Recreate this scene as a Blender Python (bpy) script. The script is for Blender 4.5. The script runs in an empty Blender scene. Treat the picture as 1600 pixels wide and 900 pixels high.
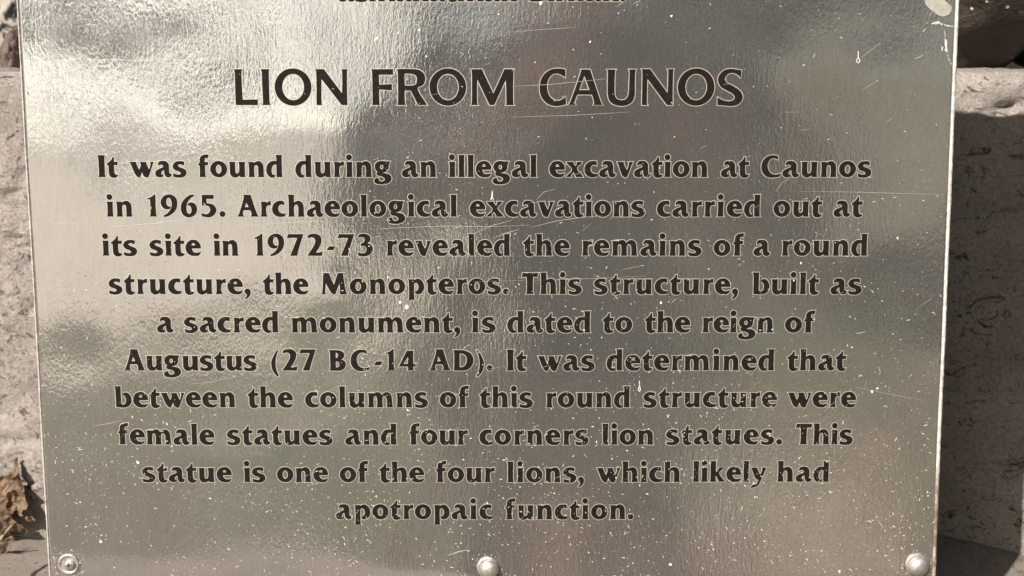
import bpy, bmesh, math, random
import numpy as np
from mathutils import Vector, Matrix, noise
from mathutils.geometry import delaunay_2d_cdt
R = math.radians
random.seed(7)
SC = bpy.context.scene
COL = SC.collection

# ------------------------------------------------------------------ camera, world, sun, exposure
F = 1900.0                      # focal length in pixels of a 1600 px wide frame
PITCH = R(7.4)
CAM = Vector((0.0, -0.56, 0.225))
cd = bpy.data.cameras.new('camera'); cam = bpy.data.objects.new('camera', cd); COL.objects.link(cam)
cd.sensor_width = 36.0; cd.lens = 36.0 * F / 1600.0
cd.clip_start = 0.02; cd.clip_end = 500
cam.location = CAM; cam.rotation_euler = (R(90) - PITCH, 0, 0)
cd.dof.use_dof = True; cd.dof.focus_distance = 0.565; cd.dof.aperture_fstop = 22.0
SC.camera = cam

LDIR = Vector((0.758, 1.0, -1.02)).normalized()        # the way the sunlight travels
SUN_EL = math.asin(-LDIR.z)
SUN_AZ = math.atan2(-LDIR.x, -LDIR.y)                  # from +Y towards +X
w = bpy.data.worlds.new('World'); SC.world = w; w.use_nodes = True
wn = w.node_tree; bg = wn.nodes['Background']
sky = wn.nodes.new('ShaderNodeTexSky'); sky.sky_type = 'NISHITA'; sky.sun_disc = False
sky.sun_elevation = SUN_EL; sky.sun_rotation = SUN_AZ
sky.air_density = 1.0; sky.dust_density = 2.2; sky.ozone_density = 0.4
tc_ = wn.nodes.new('ShaderNodeTexCoord'); dp = wn.nodes.new('ShaderNodeVectorMath'); dp.operation = 'DOT_PRODUCT'
dp.inputs[1].default_value = Vector((-0.42, -0.90, 0.10)).normalized(); wn.links.new(tc_.outputs['Generated'], dp.inputs[0])
cn = wn.nodes.new('ShaderNodeTexNoise'); cn.inputs['Scale'].default_value = 5.0; cn.inputs['Detail'].default_value = 6; wn.links.new(tc_.outputs['Generated'], cn.inputs['Vector'])
ma = wn.nodes.new('ShaderNodeMath'); ma.operation = 'MULTIPLY_ADD'; ma.inputs[1].default_value = 0.10; wn.links.new(cn.outputs['Fac'], ma.inputs[0]); wn.links.new(dp.outputs['Value'], ma.inputs[2])
mr = wn.nodes.new('ShaderNodeMapRange'); mr.inputs['From Min'].default_value = 0.992; mr.inputs['From Max'].default_value = 1.022; wn.links.new(ma.outputs[0], mr.inputs['Value'])
mx = wn.nodes.new('ShaderNodeMix'); mx.data_type = 'RGBA'; wn.links.new(mr.outputs[0], mx.inputs[0]); wn.links.new(sky.outputs[0], mx.inputs[6])
mx.inputs[7].default_value = (29, 27.2, 24.4, 1)              # white cloud bank added low in the sky to brighten the mirrored left
wn.links.new(mx.outputs[2], bg.inputs[0]); bg.inputs[1].default_value = 0.05
sd = bpy.data.lights.new('sun', 'SUN'); sd.energy = 5.0; sd.angle = R(0.55); sd.color = (1.0, 0.925, 0.84)
so = bpy.data.objects.new('sun', sd); COL.objects.link(so); so.location = (-3, -4, 5)
so.rotation_euler = LDIR.to_track_quat('-Z', 'Y').to_euler()
SC.view_settings.view_transform = 'Standard'; SC.view_settings.look = 'None'
SC.view_settings.exposure = 0.45; SC.view_settings.gamma = 1.0

# ------------------------------------------------------------------ helpers
_u = Vector((0, math.sin(PITCH), math.cos(PITCH))); _f = Vector((0, math.cos(PITCH), -math.sin(PITCH)))
def at(px, py, Y=0.0):
    d = _f + Vector((1, 0, 0)) * ((px - 800) / F) + _u * ((450 - py) / F)
    return CAM + d * ((Y - CAM.y) / d.y)

def tag(o, label=None, cat=None, group=None, kind=None):
    for k, v in (('label', label), ('category', cat), ('group', group), ('kind', kind)):
        if v: o[k] = v
    return o
def empty(name, loc=(0, 0, 0)):
    o = bpy.data.objects.new(name, None); COL.objects.link(o); o.location = loc; return o
def mesh_obj(name, verts, faces, mats, parent=None, smooth=False, idx=None):
    m = bpy.data.meshes.new(name); m.from_pydata([tuple(v) for v in verts], [], faces); m.update()
    o = bpy.data.objects.new(name, m); COL.objects.link(o)
    for mt in (mats if isinstance(mats, (list, tuple)) else [mats]): m.materials.append(mt)
    if idx is not None: m.polygons.foreach_set('material_index', idx)
    if smooth: m.polygons.foreach_set('use_smooth', [True] * len(m.polygons))
    if parent:
        o.parent = parent
        p = Matrix.Identity(4); q = parent
        while q: p = Matrix.Translation(q.location) @ p; q = q.parent
        o.matrix_parent_inverse = Matrix.Identity(4)
        off = p.translation
        m.transform(Matrix.Translation(-off))
    return o
def fbm(p, sc, oct=4, H=1.0):
    return noise.fractal(Vector(p) * sc, H, 2.0, oct)

def mat(name):
    m = bpy.data.materials.new(name); m.use_nodes = True
    nt = m.node_tree; b = nt.nodes['Principled BSDF']
    return m, nt, b
def N(nt, typ, **kw):
    n = nt.nodes.new(typ)
    for k, v in kw.items():
        if k.startswith('i_'):
            n.inputs[k[2:].replace('_', ' ')].default_value = v
        else: setattr(n, k, v)
    return n
def coords(nt, scale=(1, 1, 1), rot=(0, 0, 0), src='Object'):
    t = N(nt, 'ShaderNodeTexCoord'); mp = N(nt, 'ShaderNodeMapping')
    mp.inputs['Scale'].default_value = scale; mp.inputs['Rotation'].default_value = rot
    nt.links.new(t.outputs[src], mp.inputs['Vector']); return mp.outputs['Vector']
def tex(nt, scale, detail=4, rough=0.55, vec=None, dist=0.0):
    n = N(nt, 'ShaderNodeTexNoise'); n.inputs['Scale'].default_value = scale
    n.inputs['Detail'].default_value = detail; n.inputs['Roughness'].default_value = rough
    n.inputs['Distortion'].default_value = dist
    if vec is not None: nt.links.new(vec, n.inputs['Vector'])
    return n.outputs['Fac']
def ramp(nt, fac, stops, interp='LINEAR'):
    r = N(nt, 'ShaderNodeValToRGB'); cr = r.color_ramp; cr.interpolation = interp
    while len(cr.elements) < len(stops): cr.elements.new(0.5)
    for e, (p, c) in zip(cr.elements, stops):
        e.position = p; e.color = (c[0], c[1], c[2], 1) if isinstance(c, (tuple, list)) else (c, c, c, 1)
    nt.links.new(fac, r.inputs['Fac']); return r.outputs['Color']
def mix(nt, fac, a, b, blend='MIX'):
    n = N(nt, 'ShaderNodeMix', data_type='RGBA', blend_type=blend)
    for k, v in ((0, fac), (6, a), (7, b)):
        s = n.inputs[k]
        if hasattr(v, 'links'): nt.links.new(v, s)
        elif k == 0: s.default_value = v
        elif isinstance(v, (int, float)): s.default_value = (v, v, v, 1)
        else: s.default_value = (v[0], v[1], v[2], 1)
    return n.outputs[2]
def math_(nt, op, a, b=0.0):
    n = N(nt, 'ShaderNodeMath', operation=op)
    for s, v in ((n.inputs[0], a), (n.inputs[1], b)):
        if hasattr(v, 'links'): nt.links.new(v, s)
        else: s.default_value = v
    return n.outputs[0]
def bump(nt, h, dist, strength=1.0, prev=None):
    n = N(nt, 'ShaderNodeBump'); n.inputs['Distance'].default_value = dist; n.inputs['Strength'].default_value = strength
    nt.links.new(h, n.inputs['Height'])
    if prev is not None: nt.links.new(prev, n.inputs['Normal'])
    return n.outputs['Normal']

# ------------------------------------------------------------------ materials
def m_plate():
    m, nt, b = mat('dulled_sheet_metal')
    v = coords(nt)
    vv = coords(nt, (1.0, 1.0, 0.5))
    big = tex(nt, 14, 3, 0.5, v)
    col = ramp(nt, big, [(0.3, (0.615, 0.61, 0.585)), (0.7, (0.675, 0.67, 0.645))])
    grain = tex(nt, 900, 2, 0.6, coords(nt, (1, 1, 0.12)))
    col = mix(nt, 0.10, col, ramp(nt, grain, [(0.3, 0.25), (0.7, 0.9)]), 'MIX')
    nt.links.new(col, b.inputs['Base Color'])
    b.inputs['Metallic'].default_value = 0.90
    rr = ramp(nt, tex(nt, 40, 4, 0.6, v), [(0.3, 0.07), (0.75, 0.14)])
    nt.links.new(rr, b.inputs['Roughness'])
    rip = tex(nt, 1050, 2, 0.5, vv, 0.5)
    lines = tex(nt, 620, 2, 0.55, coords(nt, (1, 1, 0.22)), 0.3)        # faint vertical rolling marks
    mid = tex(nt, 120, 3, 0.5, v)
    area = ramp(nt, tex(nt, 26, 2, 0.5, v), [(0.36, 0.35), (0.66, 1.0)])
    n1 = bump(nt, mid, 0.00004, 1.0)
    n2 = bump(nt, math_(nt, 'MULTIPLY', rip, area), 0.000075, 1.0, n1)
    n2 = bump(nt, lines, 0.000045, 1.0, n2)
    nt.links.new(n2, b.inputs['Normal'])
    return m
def m_simple(name, c, rough=0.6, metal=0.0, var=0.25, sc=60, bmp=0.0, spec=0.5):
    m, nt, b = mat(name); v = coords(nt)
    n = tex(nt, sc, 5, 0.6, v)
    lo = tuple(x * (1 - var) for x in c); hi = tuple(min(1, x * (1 + var)) for x in c)
    nt.links.new(ramp(nt, n, [(0.3, lo), (0.7, hi)]), b.inputs['Base Color'])
    b.inputs['Roughness'].default_value = rough; b.inputs['Metallic'].default_value = metal
    b.inputs['Specular IOR Level'].default_value = spec
    if bmp: nt.links.new(bump(nt, tex(nt, sc * 2.3, 5, 0.65, v), bmp), b.inputs['Normal'])
    return m
def m_stone(name, c, pit=0.6, sc=1.0):
    m, nt, b = mat(name); v = coords(nt)
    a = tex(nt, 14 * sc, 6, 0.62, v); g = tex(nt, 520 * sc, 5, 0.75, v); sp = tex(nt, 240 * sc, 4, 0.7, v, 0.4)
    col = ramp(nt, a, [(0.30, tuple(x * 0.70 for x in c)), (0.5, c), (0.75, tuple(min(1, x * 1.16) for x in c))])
    col = mix(nt, 0.55, col, ramp(nt, g, [(0.34, 0.45), (0.60, 1.12)]), 'MULTIPLY')
    # lichen specks and pits, dark with a shape of their own
    col = mix(nt, 0.85, col, ramp(nt, sp, [(0.335, (0.30, 0.25, 0.21)), (0.385, 1.0)]), 'MULTIPLY')
    st = tex(nt, 62 * sc, 6, 0.78, coords(nt, (1, 1, 1.7)), 1.2)
    col = mix(nt, pit, col, ramp(nt, st, [(0.36, (0.20, 0.16, 0.13)), (0.42, 1.0)]), 'MULTIPLY')
    nt.links.new(col, b.inputs['Base Color'])
    b.inputs['Roughness'].default_value = 0.9; b.inputs['Specular IOR Level'].default_value = 0.2
    n1 = bump(nt, tex(nt, 70 * sc, 8, 0.78, v), 0.008)
    n2 = bump(nt, g, 0.0016, 1.0, n1)
    n3 = bump(nt, ramp(nt, st, [(0.36, 0.0), (0.42, 1.0)]), 0.003, 1.0, n2)
    nt.links.new(n3, b.inputs['Normal'])
    return m
def m_boulder(name, c):
    m, nt, b = mat(name); v = coords(nt)
    a = tex(nt, 22, 6, 0.65, v)
    col = ramp(nt, a, [(0.3, tuple(x * 0.5 for x in c)), (0.7, tuple(x * 1.5 for x in c))])
    vo = N(nt, 'ShaderNodeTexVoronoi'); vo.inputs['Scale'].default_value = 150; nt.links.new(v, vo.inputs['Vector'])
    vr = N(nt, 'ShaderNodeSeparateColor'); nt.links.new(vo.outputs['Color'], vr.inputs[0])
    near = math_(nt, 'LESS_THAN', vo.outputs['Distance'], 0.16)
    sel = math_(nt, 'GREATER_THAN', vr.outputs[0], 0.72)
    col = mix(nt, math_(nt, 'MULTIPLY', near, sel), col, (0.62, 0.55, 0.47))
    nt.links.new(col, b.inputs['Base Color']); b.inputs['Roughness'].default_value = 0.6
    nt.links.new(bump(nt, tex(nt, 60, 6, 0.7, v), 0.006), b.inputs['Normal'])
    return m
def m_edge():
    m, nt, b = mat('cut_metal_edge'); v = coords(nt)
    n = tex(nt, 330, 4, 0.7, v)
    col = ramp(nt, n, [(0.3, (0.40, 0.37, 0.34)), (0.65, (0.80, 0.77, 0.72))])
    sep = N(nt, 'ShaderNodeSeparateXYZ'); t = N(nt, 'ShaderNodeTexCoord'); nt.links.new(t.outputs['Object'], sep.inputs[0])
    low = N(nt, 'ShaderNodeMapRange'); low.inputs['From Min'].default_value = RUST_Z + 0.012; low.inputs['From Max'].default_value = RUST_Z - 0.006
    nt.links.new(sep.outputs[2], low.inputs['Value'])
    rightside = math_(nt, 'GREATER_THAN', sep.outputs[0], 0.05)
    f = math_(nt, 'MULTIPLY', math_(nt, 'MULTIPLY', low.outputs[0], rightside), ramp(nt, tex(nt, 120, 4, 0.7, v), [(0.33, 0.15), (0.55, 0.9)]))
    col = mix(nt, f, col, (0.17, 0.09, 0.055))
    nt.links.new(col, b.inputs['Base Color'])
    b.inputs['Metallic'].default_value = 0.1; b.inputs['Roughness'].default_value = 0.55
    nt.links.new(bump(nt, n, 0.0006), b.inputs['Normal'])
    return m
RUST_Z = at(1460, 770).z
M = {}
M['plate'] = m_plate()
M['edge'] = m_edge()
M['ink'] = m_simple('black_paint_in_letters', (0.013, 0.010, 0.009), 0.75, 0, 0.45, 500, 0.0, 0.15)
M['rim'] = m_simple('bare_metal_letter_rim', (0.62, 0.58, 0.51), 0.45, 0.45, 0.2, 300, 0.0)
M['fleck'] = m_simple('white_paint_flecks', (0.80, 0.75, 0.66), 0.8, 0, 0.12, 200, 0.0, 0.2)
M['scratch'] = m_simple('bright_scratch', (0.55, 0.52, 0.46), 0.5, 0.2, 0.12, 200, 0.0)
M['dust'] = m_simple('dull_dust_flecks', (0.56, 0.52, 0.46), 0.9, 0, 0.2, 200, 0.0, 0.1)
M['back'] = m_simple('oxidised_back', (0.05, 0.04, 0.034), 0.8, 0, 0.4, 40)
M['sheen_patch'] = m_simple('painted_sheen', (0.43, 0.405, 0.355), 0.85, 0, 0.16, 260, 0.0004, 0.2)  # plate reflection put into the colour of a pale patch
M['cap'] = m_simple('weathered_bolt_metal', (0.50, 0.475, 0.45), 0.42, 0.72, 0.30, 520, 0.0004)
M['slot'] = m_simple('dark_slot', (0.03, 0.026, 0.022), 0.8, 0, 0.2)
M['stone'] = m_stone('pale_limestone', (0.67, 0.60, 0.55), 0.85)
M['ledge'] = m_stone('grainy_limestone', (0.50, 0.44, 0.385), 0.25, 1.4)
M['boulder'] = m_boulder('dark_brown_boulder', (0.032, 0.023, 0.017))
M['pinkrock'] = m_boulder('pinkish_rock', (0.17, 0.125, 0.105))
M['greyrock'] = m_stone('grey_limestone', (0.27, 0.245, 0.215), 0.3)
M['mottled'] = m_boulder('mottled_rock', (0.05, 0.042, 0.036))
_nt = M['mottled'].node_tree; _b = _nt.nodes['Principled BSDF']; _st = tex(_nt, 34, 6, 0.75, coords(_nt, (1, 1, 1.4)), 1.0)
_nt.links.new(ramp(_nt, _st, [(0.47, (0.012, 0.010, 0.008)), (0.53, (0.66, 0.60, 0.53))]), _b.inputs['Base Color'])
M['leaf'] = m_simple('dry_leaf', (0.185, 0.125, 0.082), 0.75, 0, 0.6, 160, 0.0012, 0.25)
M['twig'] = m_simple('dry_twig', (0.30, 0.25, 0.16), 0.8, 0, 0.3, 200, 0.0005)
M['skin'] = m_simple('skin', (0.55, 0.30, 0.25), 0.5, 0, 0.06, 30)
M['jacket'] = m_simple('grey_jacket', (0.15, 0.155, 0.15), 0.9, 0, 0.25, 25, 0.002)
M['trousers'] = m_simple('light_grey_brown_trousers', (0.44, 0.37, 0.31), 0.9, 0, 0.25, 25, 0.002)
M['hair'] = m_simple('dark_hair', (0.03, 0.022, 0.018), 0.6, 0, 0.3, 80)
M['blackplastic'] = m_simple('black_plastic', (0.02, 0.02, 0.02), 0.45, 0, 0.2, 50)
M['bark'] = m_simple('bark', (0.12, 0.09, 0.065), 0.95, 0, 0.4, 12, 0.02)
M['foliage'] = m_simple('tree_foliage', (0.055, 0.085, 0.03), 0.7, 0, 0.4, 3)

# ------------------------------------------------------------------ plaque surface: gentle dents in the sheet
DENTS = [  # pixel x, pixel y, sigma m, depth m
    (552, 205, 0.011, 0.00050), (515, 455, 0.010, 0.00045), (690, 700, 0.009, 0.00024),
    (300, 705, 0.012, 0.00034), (660, 860, 0.013, -0.00040), (880, 560, 0.014, 0.00036),
    (1345, 840, 0.008, 0.00010), (130, 560, 0.010, -0.00030), (1180, 110, 0.016, 0.00040), (1400, 130, 0.012, 0.0003),
]
DENTS = [(at(a, b).x, at(a, b).z, s, d) for a, b, s, d in DENTS]
def surf(x, z):
    y = 0.0009 * noise.noise(Vector((x * 7.0, 3.1, z * 7.0))) + 0.00035 * noise.noise(Vector((x * 19.0, 9.7, z * 15.0)))
    y += 0.00026 * noise.noise(Vector((x * 33.0, 21.7, z * 33.0)))
    for dx, dz, s, d in DENTS:
        r2 = ((x - dx) ** 2 + (z - dz) ** 2) / (2 * s * s)
        if r2 < 9: y -= d * math.exp(-r2)
    return y
TOPZ = at(800, 0).z + 0.076
BOTZ = at(800, 926).z
TL, BL, TR, BR = at(28, 0), at(78, 900), at(1495, 0), at(1458, 900)
def edge_x(a, b, z): return a.x + (b.x - a.x) * (z - a.z) / (b.z - a.z)

plaque = empty('information_plaque', (0, 0, BOTZ))
tag(plaque, 'scratched shiny metal information plaque with engraved black English text', 'plaque')

# the sheet
NX, NZ = 300, 220; TH = 0.003
V = []; FC = []; MI = []
for j in range(NZ + 1):
    z = TOPZ + (BOTZ - TOPZ) * j / NZ
    xl, xr = edge_x(TL, BL, z), edge_x(TR, BR, z)
    for i in range(NX + 1):
        x = xl + (xr - xl) * i / NX
        V.append((x, surf(x, z), z))
for j in range(NZ):
    for i in range(NX):
        a = j * (NX + 1) + i
        FC.append((a, a + NX + 1, a + NX + 2, a + 1)); MI.append(0)
off = len(V); V += [(x, TH, z) for x, y, z in [V[0], V[NX], V[NZ * (NX + 1)], V[NZ * (NX + 1) + NX]]]
bt, btr, bb, bbr = off, off + 1, off + 2, off + 3
FC.append((bt, btr, bbr, bb)); MI.append(5)
top = list(range(NX + 1)); bot = [NZ * (NX + 1) + i for i in range(NX + 1)]
lef = [j * (NX + 1) for j in range(NZ + 1)]; rig = [j * (NX + 1) + NX for j in range(NZ + 1)]
FC.append(tuple(top + [btr, bt])); FC.append(tuple(bot[::-1] + [bb, bbr])); FC.append(tuple(lef[::-1] + [bt, bb])); FC.append(tuple(rig + [bbr, btr]))
MI += [0] * 4

def P(px, py, up=0.00017):
    p = at(px, py); return Vector((p.x, surf(p.x, p.z) - up, p.z))
MPX = (at(801, 338).x - at(800, 338).x)
def ribbon(pts, width, mi, up=0.00016, taper=True):
    n = len(pts); base = len(V)
    for k, (px, py) in enumerate(pts):
        a = Vector(pts[max(0, k - 1)]); b = Vector(pts[min(n - 1, k + 1)])
        d = (b - a); d = d.normalized() if d.length > 0 else Vector((1, 0)); q = Vector((-d.y, d.x))
        wd = width * 0.5 * (1 if not taper else max(0.12, math.sin(math.pi * (k + 0.35) / (n - 0.3))))
        V.append(P(px + q.x * wd, py + q.y * wd, up)); V.append(P(px - q.x * wd, py - q.y * wd, up))
    for k in range(n - 1):
        a = base + 2 * k; FC.append((a, a + 1, a + 3, a + 2)); MI.append(mi)
def blob(px, py, rx, ry, ang, mi, up=0.00017, n=7, jag=0.35):
    base = len(V); c, s = math.cos(ang), math.sin(ang)
    for k in range(n):
        t = 2 * math.pi * k / n; r = 1 + random.uniform(-jag, jag)
        a, b = rx * r * math.cos(t), ry * r * math.sin(t)
        V.append(P(px + a * c - b * s, py + a * s + b * c, up))
    FC.append(tuple(range(base, base + n))); MI.append(mi)
rs = random.Random(11)
random.seed(3)
# white flecks, denser low down
cnt = 0
while cnt < 4600:
    px, py = rs.uniform(40, 1490), rs.uniform(0, 905)
    if not (30 + py * 0.055 < px < 1490 - py * 0.041): continue
    d = 0.07 + 0.93 * (max(0, py) / 900) ** 1.9
    if px < 520 and py < 480: d *= 0.35
    if rs.random() > d: continue
    if noise.noise(Vector((px * 0.012, py * 0.012, 4.4))) + rs.uniform(-0.35, 0.6) < 0: continue
    cnt += 1; q = rs.random()
    if q < 0.84: r = 0.34 + 0.55 * rs.random() ** 2; blob(px, py, r, r * rs.uniform(0.5, 1), rs.uniform(0, 3.14), 4 if rs.random() < 0.42 else 1, n=6)
    elif q < 0.955: blob(px, py, rs.uniform(1.0, 2.3), rs.uniform(0.4, 0.85), rs.gauss(0.5, 0.7), 4 if rs.random() < 0.4 else 1, n=7)
    else:
        a = rs.uniform(-0.8, 0.8); L = rs.uniform(2.5, 7); c0 = rs.uniform(-0.35, 0.35)
        ribbon([(px + math.cos(a + c0 * k) * L * k / 3, py + math.sin(a + c0 * k) * L * k / 3) for k in range(4)], rs.uniform(0.5, 1.0), 1)
for px, py, r in [(157, 847, 2.6), (215, 723, 2.6), (588, 60, 3.2), (635, 480, 3.5), (625, 472, 2.4), (1402, 372, 2.0), (1363, 612, 2.4), (1047, 882, 2.6), (1312, 893, 2.2),
                  (622, 52, 2), (655, 47, 2.2), (845, 5, 3), (666, 88, 1.6), (922, 66, 2), (1251, 411, 2), (1240, 438, 1.6), (1033, 473, 2), (1049, 25, 2), (1371, 607, 2)]:
    blob(px, py, r, r * 0.75, rs.uniform(0, 3), 1, n=9)
# long fine scratches
SCR = [([(46, 348), (90, 348.5), (124, 349)], 1.0), ([(124, 349.5), (140, 354), (165, 354.5), (205, 352), (245, 348.5), (280, 343), (300, 339.5), (322, 338)], 1.3),
       ([(400, 351), (440, 348), (490, 345), (525, 348)], 1.0), ([(355, 355), (385, 352), (402, 350)], 0.9), ([(528, 354), (534, 348), (539, 355)], 1.4),
       ([(578, 359), (620, 356), (700, 353), (760, 354), (830, 352)], 0.9), ([(830, 355), (870, 345), (905, 340), (940, 337)], 1.0), ([(740, 365), (770, 352), (800, 344)], 0.9), ([(770, 372), (795, 363), (812, 358)], 1.2),
       ([(1250, 299), (1330, 300), (1400, 302), (1478, 304)], 0.7), ([(800, 50), (850, 46), (900, 43)], 0.7), ([(800, 135), (860, 132), (950, 123)], 0.9), ([(800, 183), (900, 180), (985, 175)], 0.8),
       ([(80, 95), (120, 92), (200, 94), (235, 94), (257, 89)], 0.8), ([(36, 138), (60, 139), (82, 139)], 0.8), ([(528, 9), (545, 5), (560, 2)], 1.2),
       ([(135, 467), (150, 468), (162, 466)], 1.3), ([(100, 336), (112, 335), (125, 335)], 0.8), ([(300, 600), (330, 597), (362, 590)], 0.8), ([(120, 573), (150, 572)], 0.7), ([(145, 666), (170, 662), (190, 657)], 0.9),
       ([(1337, 521.5), (1345, 520), (1352, 518)], 1.6), ([(1373, 815), (1377, 820), (1380, 826)], 1.3), ([(1345, 90), (1356, 82), (1375, 67)], 0.9), ([(1428, 92), (1437, 89), (1443, 85)], 1.4), ([(1346, 142), (1360, 132), (1372, 126)], 0.7),
       ([(691, 31), (694, 27), (699, 25)], 1.7), ([(647, 34), (649, 38), (653, 39), (656, 36)], 1.1), ([(964, 10), (970, 6), (976, 2)], 1.3), ([(990, 6), (1000, 1)], 1.3), ([(1337, 605), (1400, 618), (1440, 625)], 0.6),
       ([(700, 868), (716, 862), (730, 859)], 2.0), ([(838, 312), (850, 300), (868, 295)], 0.9), ([(1212, 300), (1222, 285), (1240, 276)], 0.6), ([(1048, 474), (1054, 469), (1058, 466)], 1.2),
       ([(740, 440), (900, 436), (1010, 431)], 0.5), ([(760, 577), (790, 572)], 0.6), ([(745, 552), (757, 549)], 1.1), ([(912, 709), (917, 714)], 1.6), ([(1373, 573), (1376, 583)], 1.6), ([(60, 500), (64, 512)], 1.2), ([(865, 865), (873, 861)], 0.9)]
for pts, wd in SCR: ribbon(pts, wd * 0.72, 2, 0.00016)
for _ in range(24):
    px, py = rs.uniform(90, 1440), rs.uniform(10, 890); a = rs.choice([rs.gauss(-0.1, 0.12), rs.gauss(-0.6, 0.2)]); L = rs.uniform(8, 34); c0 = rs.uniform(-0.05, 0.05)
    ribbon([(px + math.cos(a + c0 * k) * L * k / 4, py + math.sin(a + c0 * k) * L * k / 4) for k in range(5)], rs.uniform(0.25, 0.5), 2, 0.00016)
# tear-shaped drips; at upper right a bright reflection painted as a pale patch
for px, py, h, wd in [(1340.5, 93, 26, 2.2), (999, 606, 22, 1.3)]:
    ribbon([(px, py - h * 0.5), (px + 0.2, py - h * 0.1), (px - wd * 0.9, py), (px - wd * 1.2, py + 4)], 1.2, 1, taper=False)
    ribbon([(px, py - h * 0.5), (px + 0.4, py - h * 0.1), (px + wd, py), (px + wd * 1.1, py + 4)], 1.3, 1, taper=False)
    ribbon([(px - wd * 1.1, py + 3.4), (px, py + 5.6), (px + wd * 1.1, py + 3.4)], 1.3, 1, taper=False)
ribbon([(769.5, 298), (769.2, 303), (768.6, 308), (767.8, 312)], 2.4, 1); ribbon([(768.5, 308), (766.5, 312)], 1.2, 1, taper=False); ribbon([(769, 308), (771.3, 312)], 1.0, 1, taper=False)
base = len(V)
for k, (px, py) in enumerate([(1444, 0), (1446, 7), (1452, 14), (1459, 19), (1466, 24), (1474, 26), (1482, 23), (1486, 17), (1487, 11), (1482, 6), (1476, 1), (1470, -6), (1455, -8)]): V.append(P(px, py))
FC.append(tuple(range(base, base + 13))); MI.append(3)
for k in range(26):
    blob(rs.uniform(1448, 1484), rs.uniform(-2, 24), rs.uniform(0.4, 1.1), rs.uniform(0.4, 0.9), 0, 2, up=0.00021, n=6)
def crust(pts, wd, dens):
    for (ax, ay), (bx, by) in zip(pts[:-1], pts[1:]):
        n = max(2, int(math.hypot(bx - ax, by - ay) * dens))
        for k in range(n):
            t = (k + rs.random()) / n; r = wd * rs.uniform(0.25, 0.75)
            blob(ax + (bx - ax) * t + rs.gauss(0, wd * 0.28), ay + (by - ay) * t + rs.gauss(0, wd * 0.28), r, r * rs.uniform(0.5, 1), rs.uniform(0, 3), 1, up=0.00017 + 0.00002 * rs.random(), n=6)
crust([(1455, 38), (1460, 36), (1466, 35.5), (1472, 38)], 2.0, 1.4); crust([(1472, 38), (1480, 40), (1489, 42)], 1.5, 0.8)
crust([(1476, 46), (1476, 62)], 1.2, 0.9); crust([(1477, 62), (1478, 80)], 2.2, 1.3); crust([(1472, 73), (1472, 79)], 1.5, 1); crust([(1480, 80), (1481, 90), (1486, 99)], 1.2, 0.6)
for cx_, cy_, cr_ in [(106.5, 882.5, 18.5), (763, 887, 18.0), (1433, 883, 19.0)]:      # dirt caught round the fixings
    for k in range(46):
        t = rs.uniform(0, 6.28); q = cr_ + abs(rs.gauss(0, 3.2)); r = rs.uniform(0.35, 1.0)
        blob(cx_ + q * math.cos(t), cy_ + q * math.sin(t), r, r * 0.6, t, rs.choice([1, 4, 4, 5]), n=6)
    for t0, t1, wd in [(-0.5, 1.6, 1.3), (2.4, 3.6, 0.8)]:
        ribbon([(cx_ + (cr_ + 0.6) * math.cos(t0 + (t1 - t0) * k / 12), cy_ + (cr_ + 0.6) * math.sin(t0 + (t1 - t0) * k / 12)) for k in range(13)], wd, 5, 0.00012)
sheet = mesh_obj('metal_sheet', V, FC, [M['plate'], M['fleck'], M['scratch'], M['sheen_patch'], M['dust'], M['back']], plaque, idx=MI)
sm = [i < NX * NZ for i in range(len(FC))]
sheet.data.polygons.foreach_set('use_smooth', sm)

# rolled, bright cut edges
def edge_strip(a, b, r, side):
    vs = []; fs = []; n = 420; seg = 8
    for k in range(n + 1):
        z = TOPZ + (BOTZ - TOPZ) * k / n; x = edge_x(a, b, z) + side * r * 0.35
        rr = r * (1 + 0.22 * noise.noise(Vector((1.3, side, z * 160))) + 0.12 * noise.noise(Vector((4.3, side, z * 900))))
        for s in range(seg):
            t = 2 * math.pi * s / seg
            vs.append((x + rr * math.cos(t), 0.0011 + surf(x, z) + (0.0016) * math.sin(t), z))
    for k in range(n):
        for s in range(seg):
            fs.append((k * seg + s, k * seg + (s + 1) % seg, (k + 1) * seg + (s + 1) % seg, (k + 1) * seg + s))
    fs.append(tuple(range(seg))[::-1]); fs.append(tuple(n * seg + s for s in range(seg)))
    return mesh_obj('edge_strip', vs, fs, M['edge'], plaque, True)
edge_strip(TL, BL, 0.00055, -1)
e = edge_strip(TR, BR, 0.00110, 1); e['label'] = 'thick right edge turning rusty at its lower end'

# ------------------------------------------------------------------ lettering: outlines drawn by hand, * marks a corner
G = {}
def g(ch, *cs): G[ch] = cs
g('A', '0,0* 83,0* 64,28 75,80* 160,80* 178,25 165,0* 260,0* 240,30 165,267* 75,267* 86,240 20,30', '-87,112* 112,182* 145,112*')
g('r', '0,0* 78,0* 66,25 65,110 78,135 100,143 123,140* 121,188* 95,182 70,158* 68,180* 0,184* 10,165 9,25')
g('c', '147,188* 110,193 60,185 15,145 0,92 15,38 55,5 100,-3 150,5* 178,42* 140,32 105,40 78,65 70,100 80,132 105,152 130,150 148,142*')
g('h', '3,0* 80,0* 72,20 72,120 85,145 105,152 122,142 130,110 130,20 124,0* 203,0* 194,20 192,110 185,150 165,180 130,192 95,182 72,158* 72,268* -2,268* 10,250 11,20')
g('a', '40,142* 52,184 95,194 140,186 165,155 168,100 170,55 180,38 199,34* 190,8 165,-3 135,2 117,30 112,80* 98,84 78,68 68,48 75,30 92,22* 84,3* 52,-3 15,8 0,40 14,75 55,98 95,115 103,130 92,148 70,155')
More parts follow.
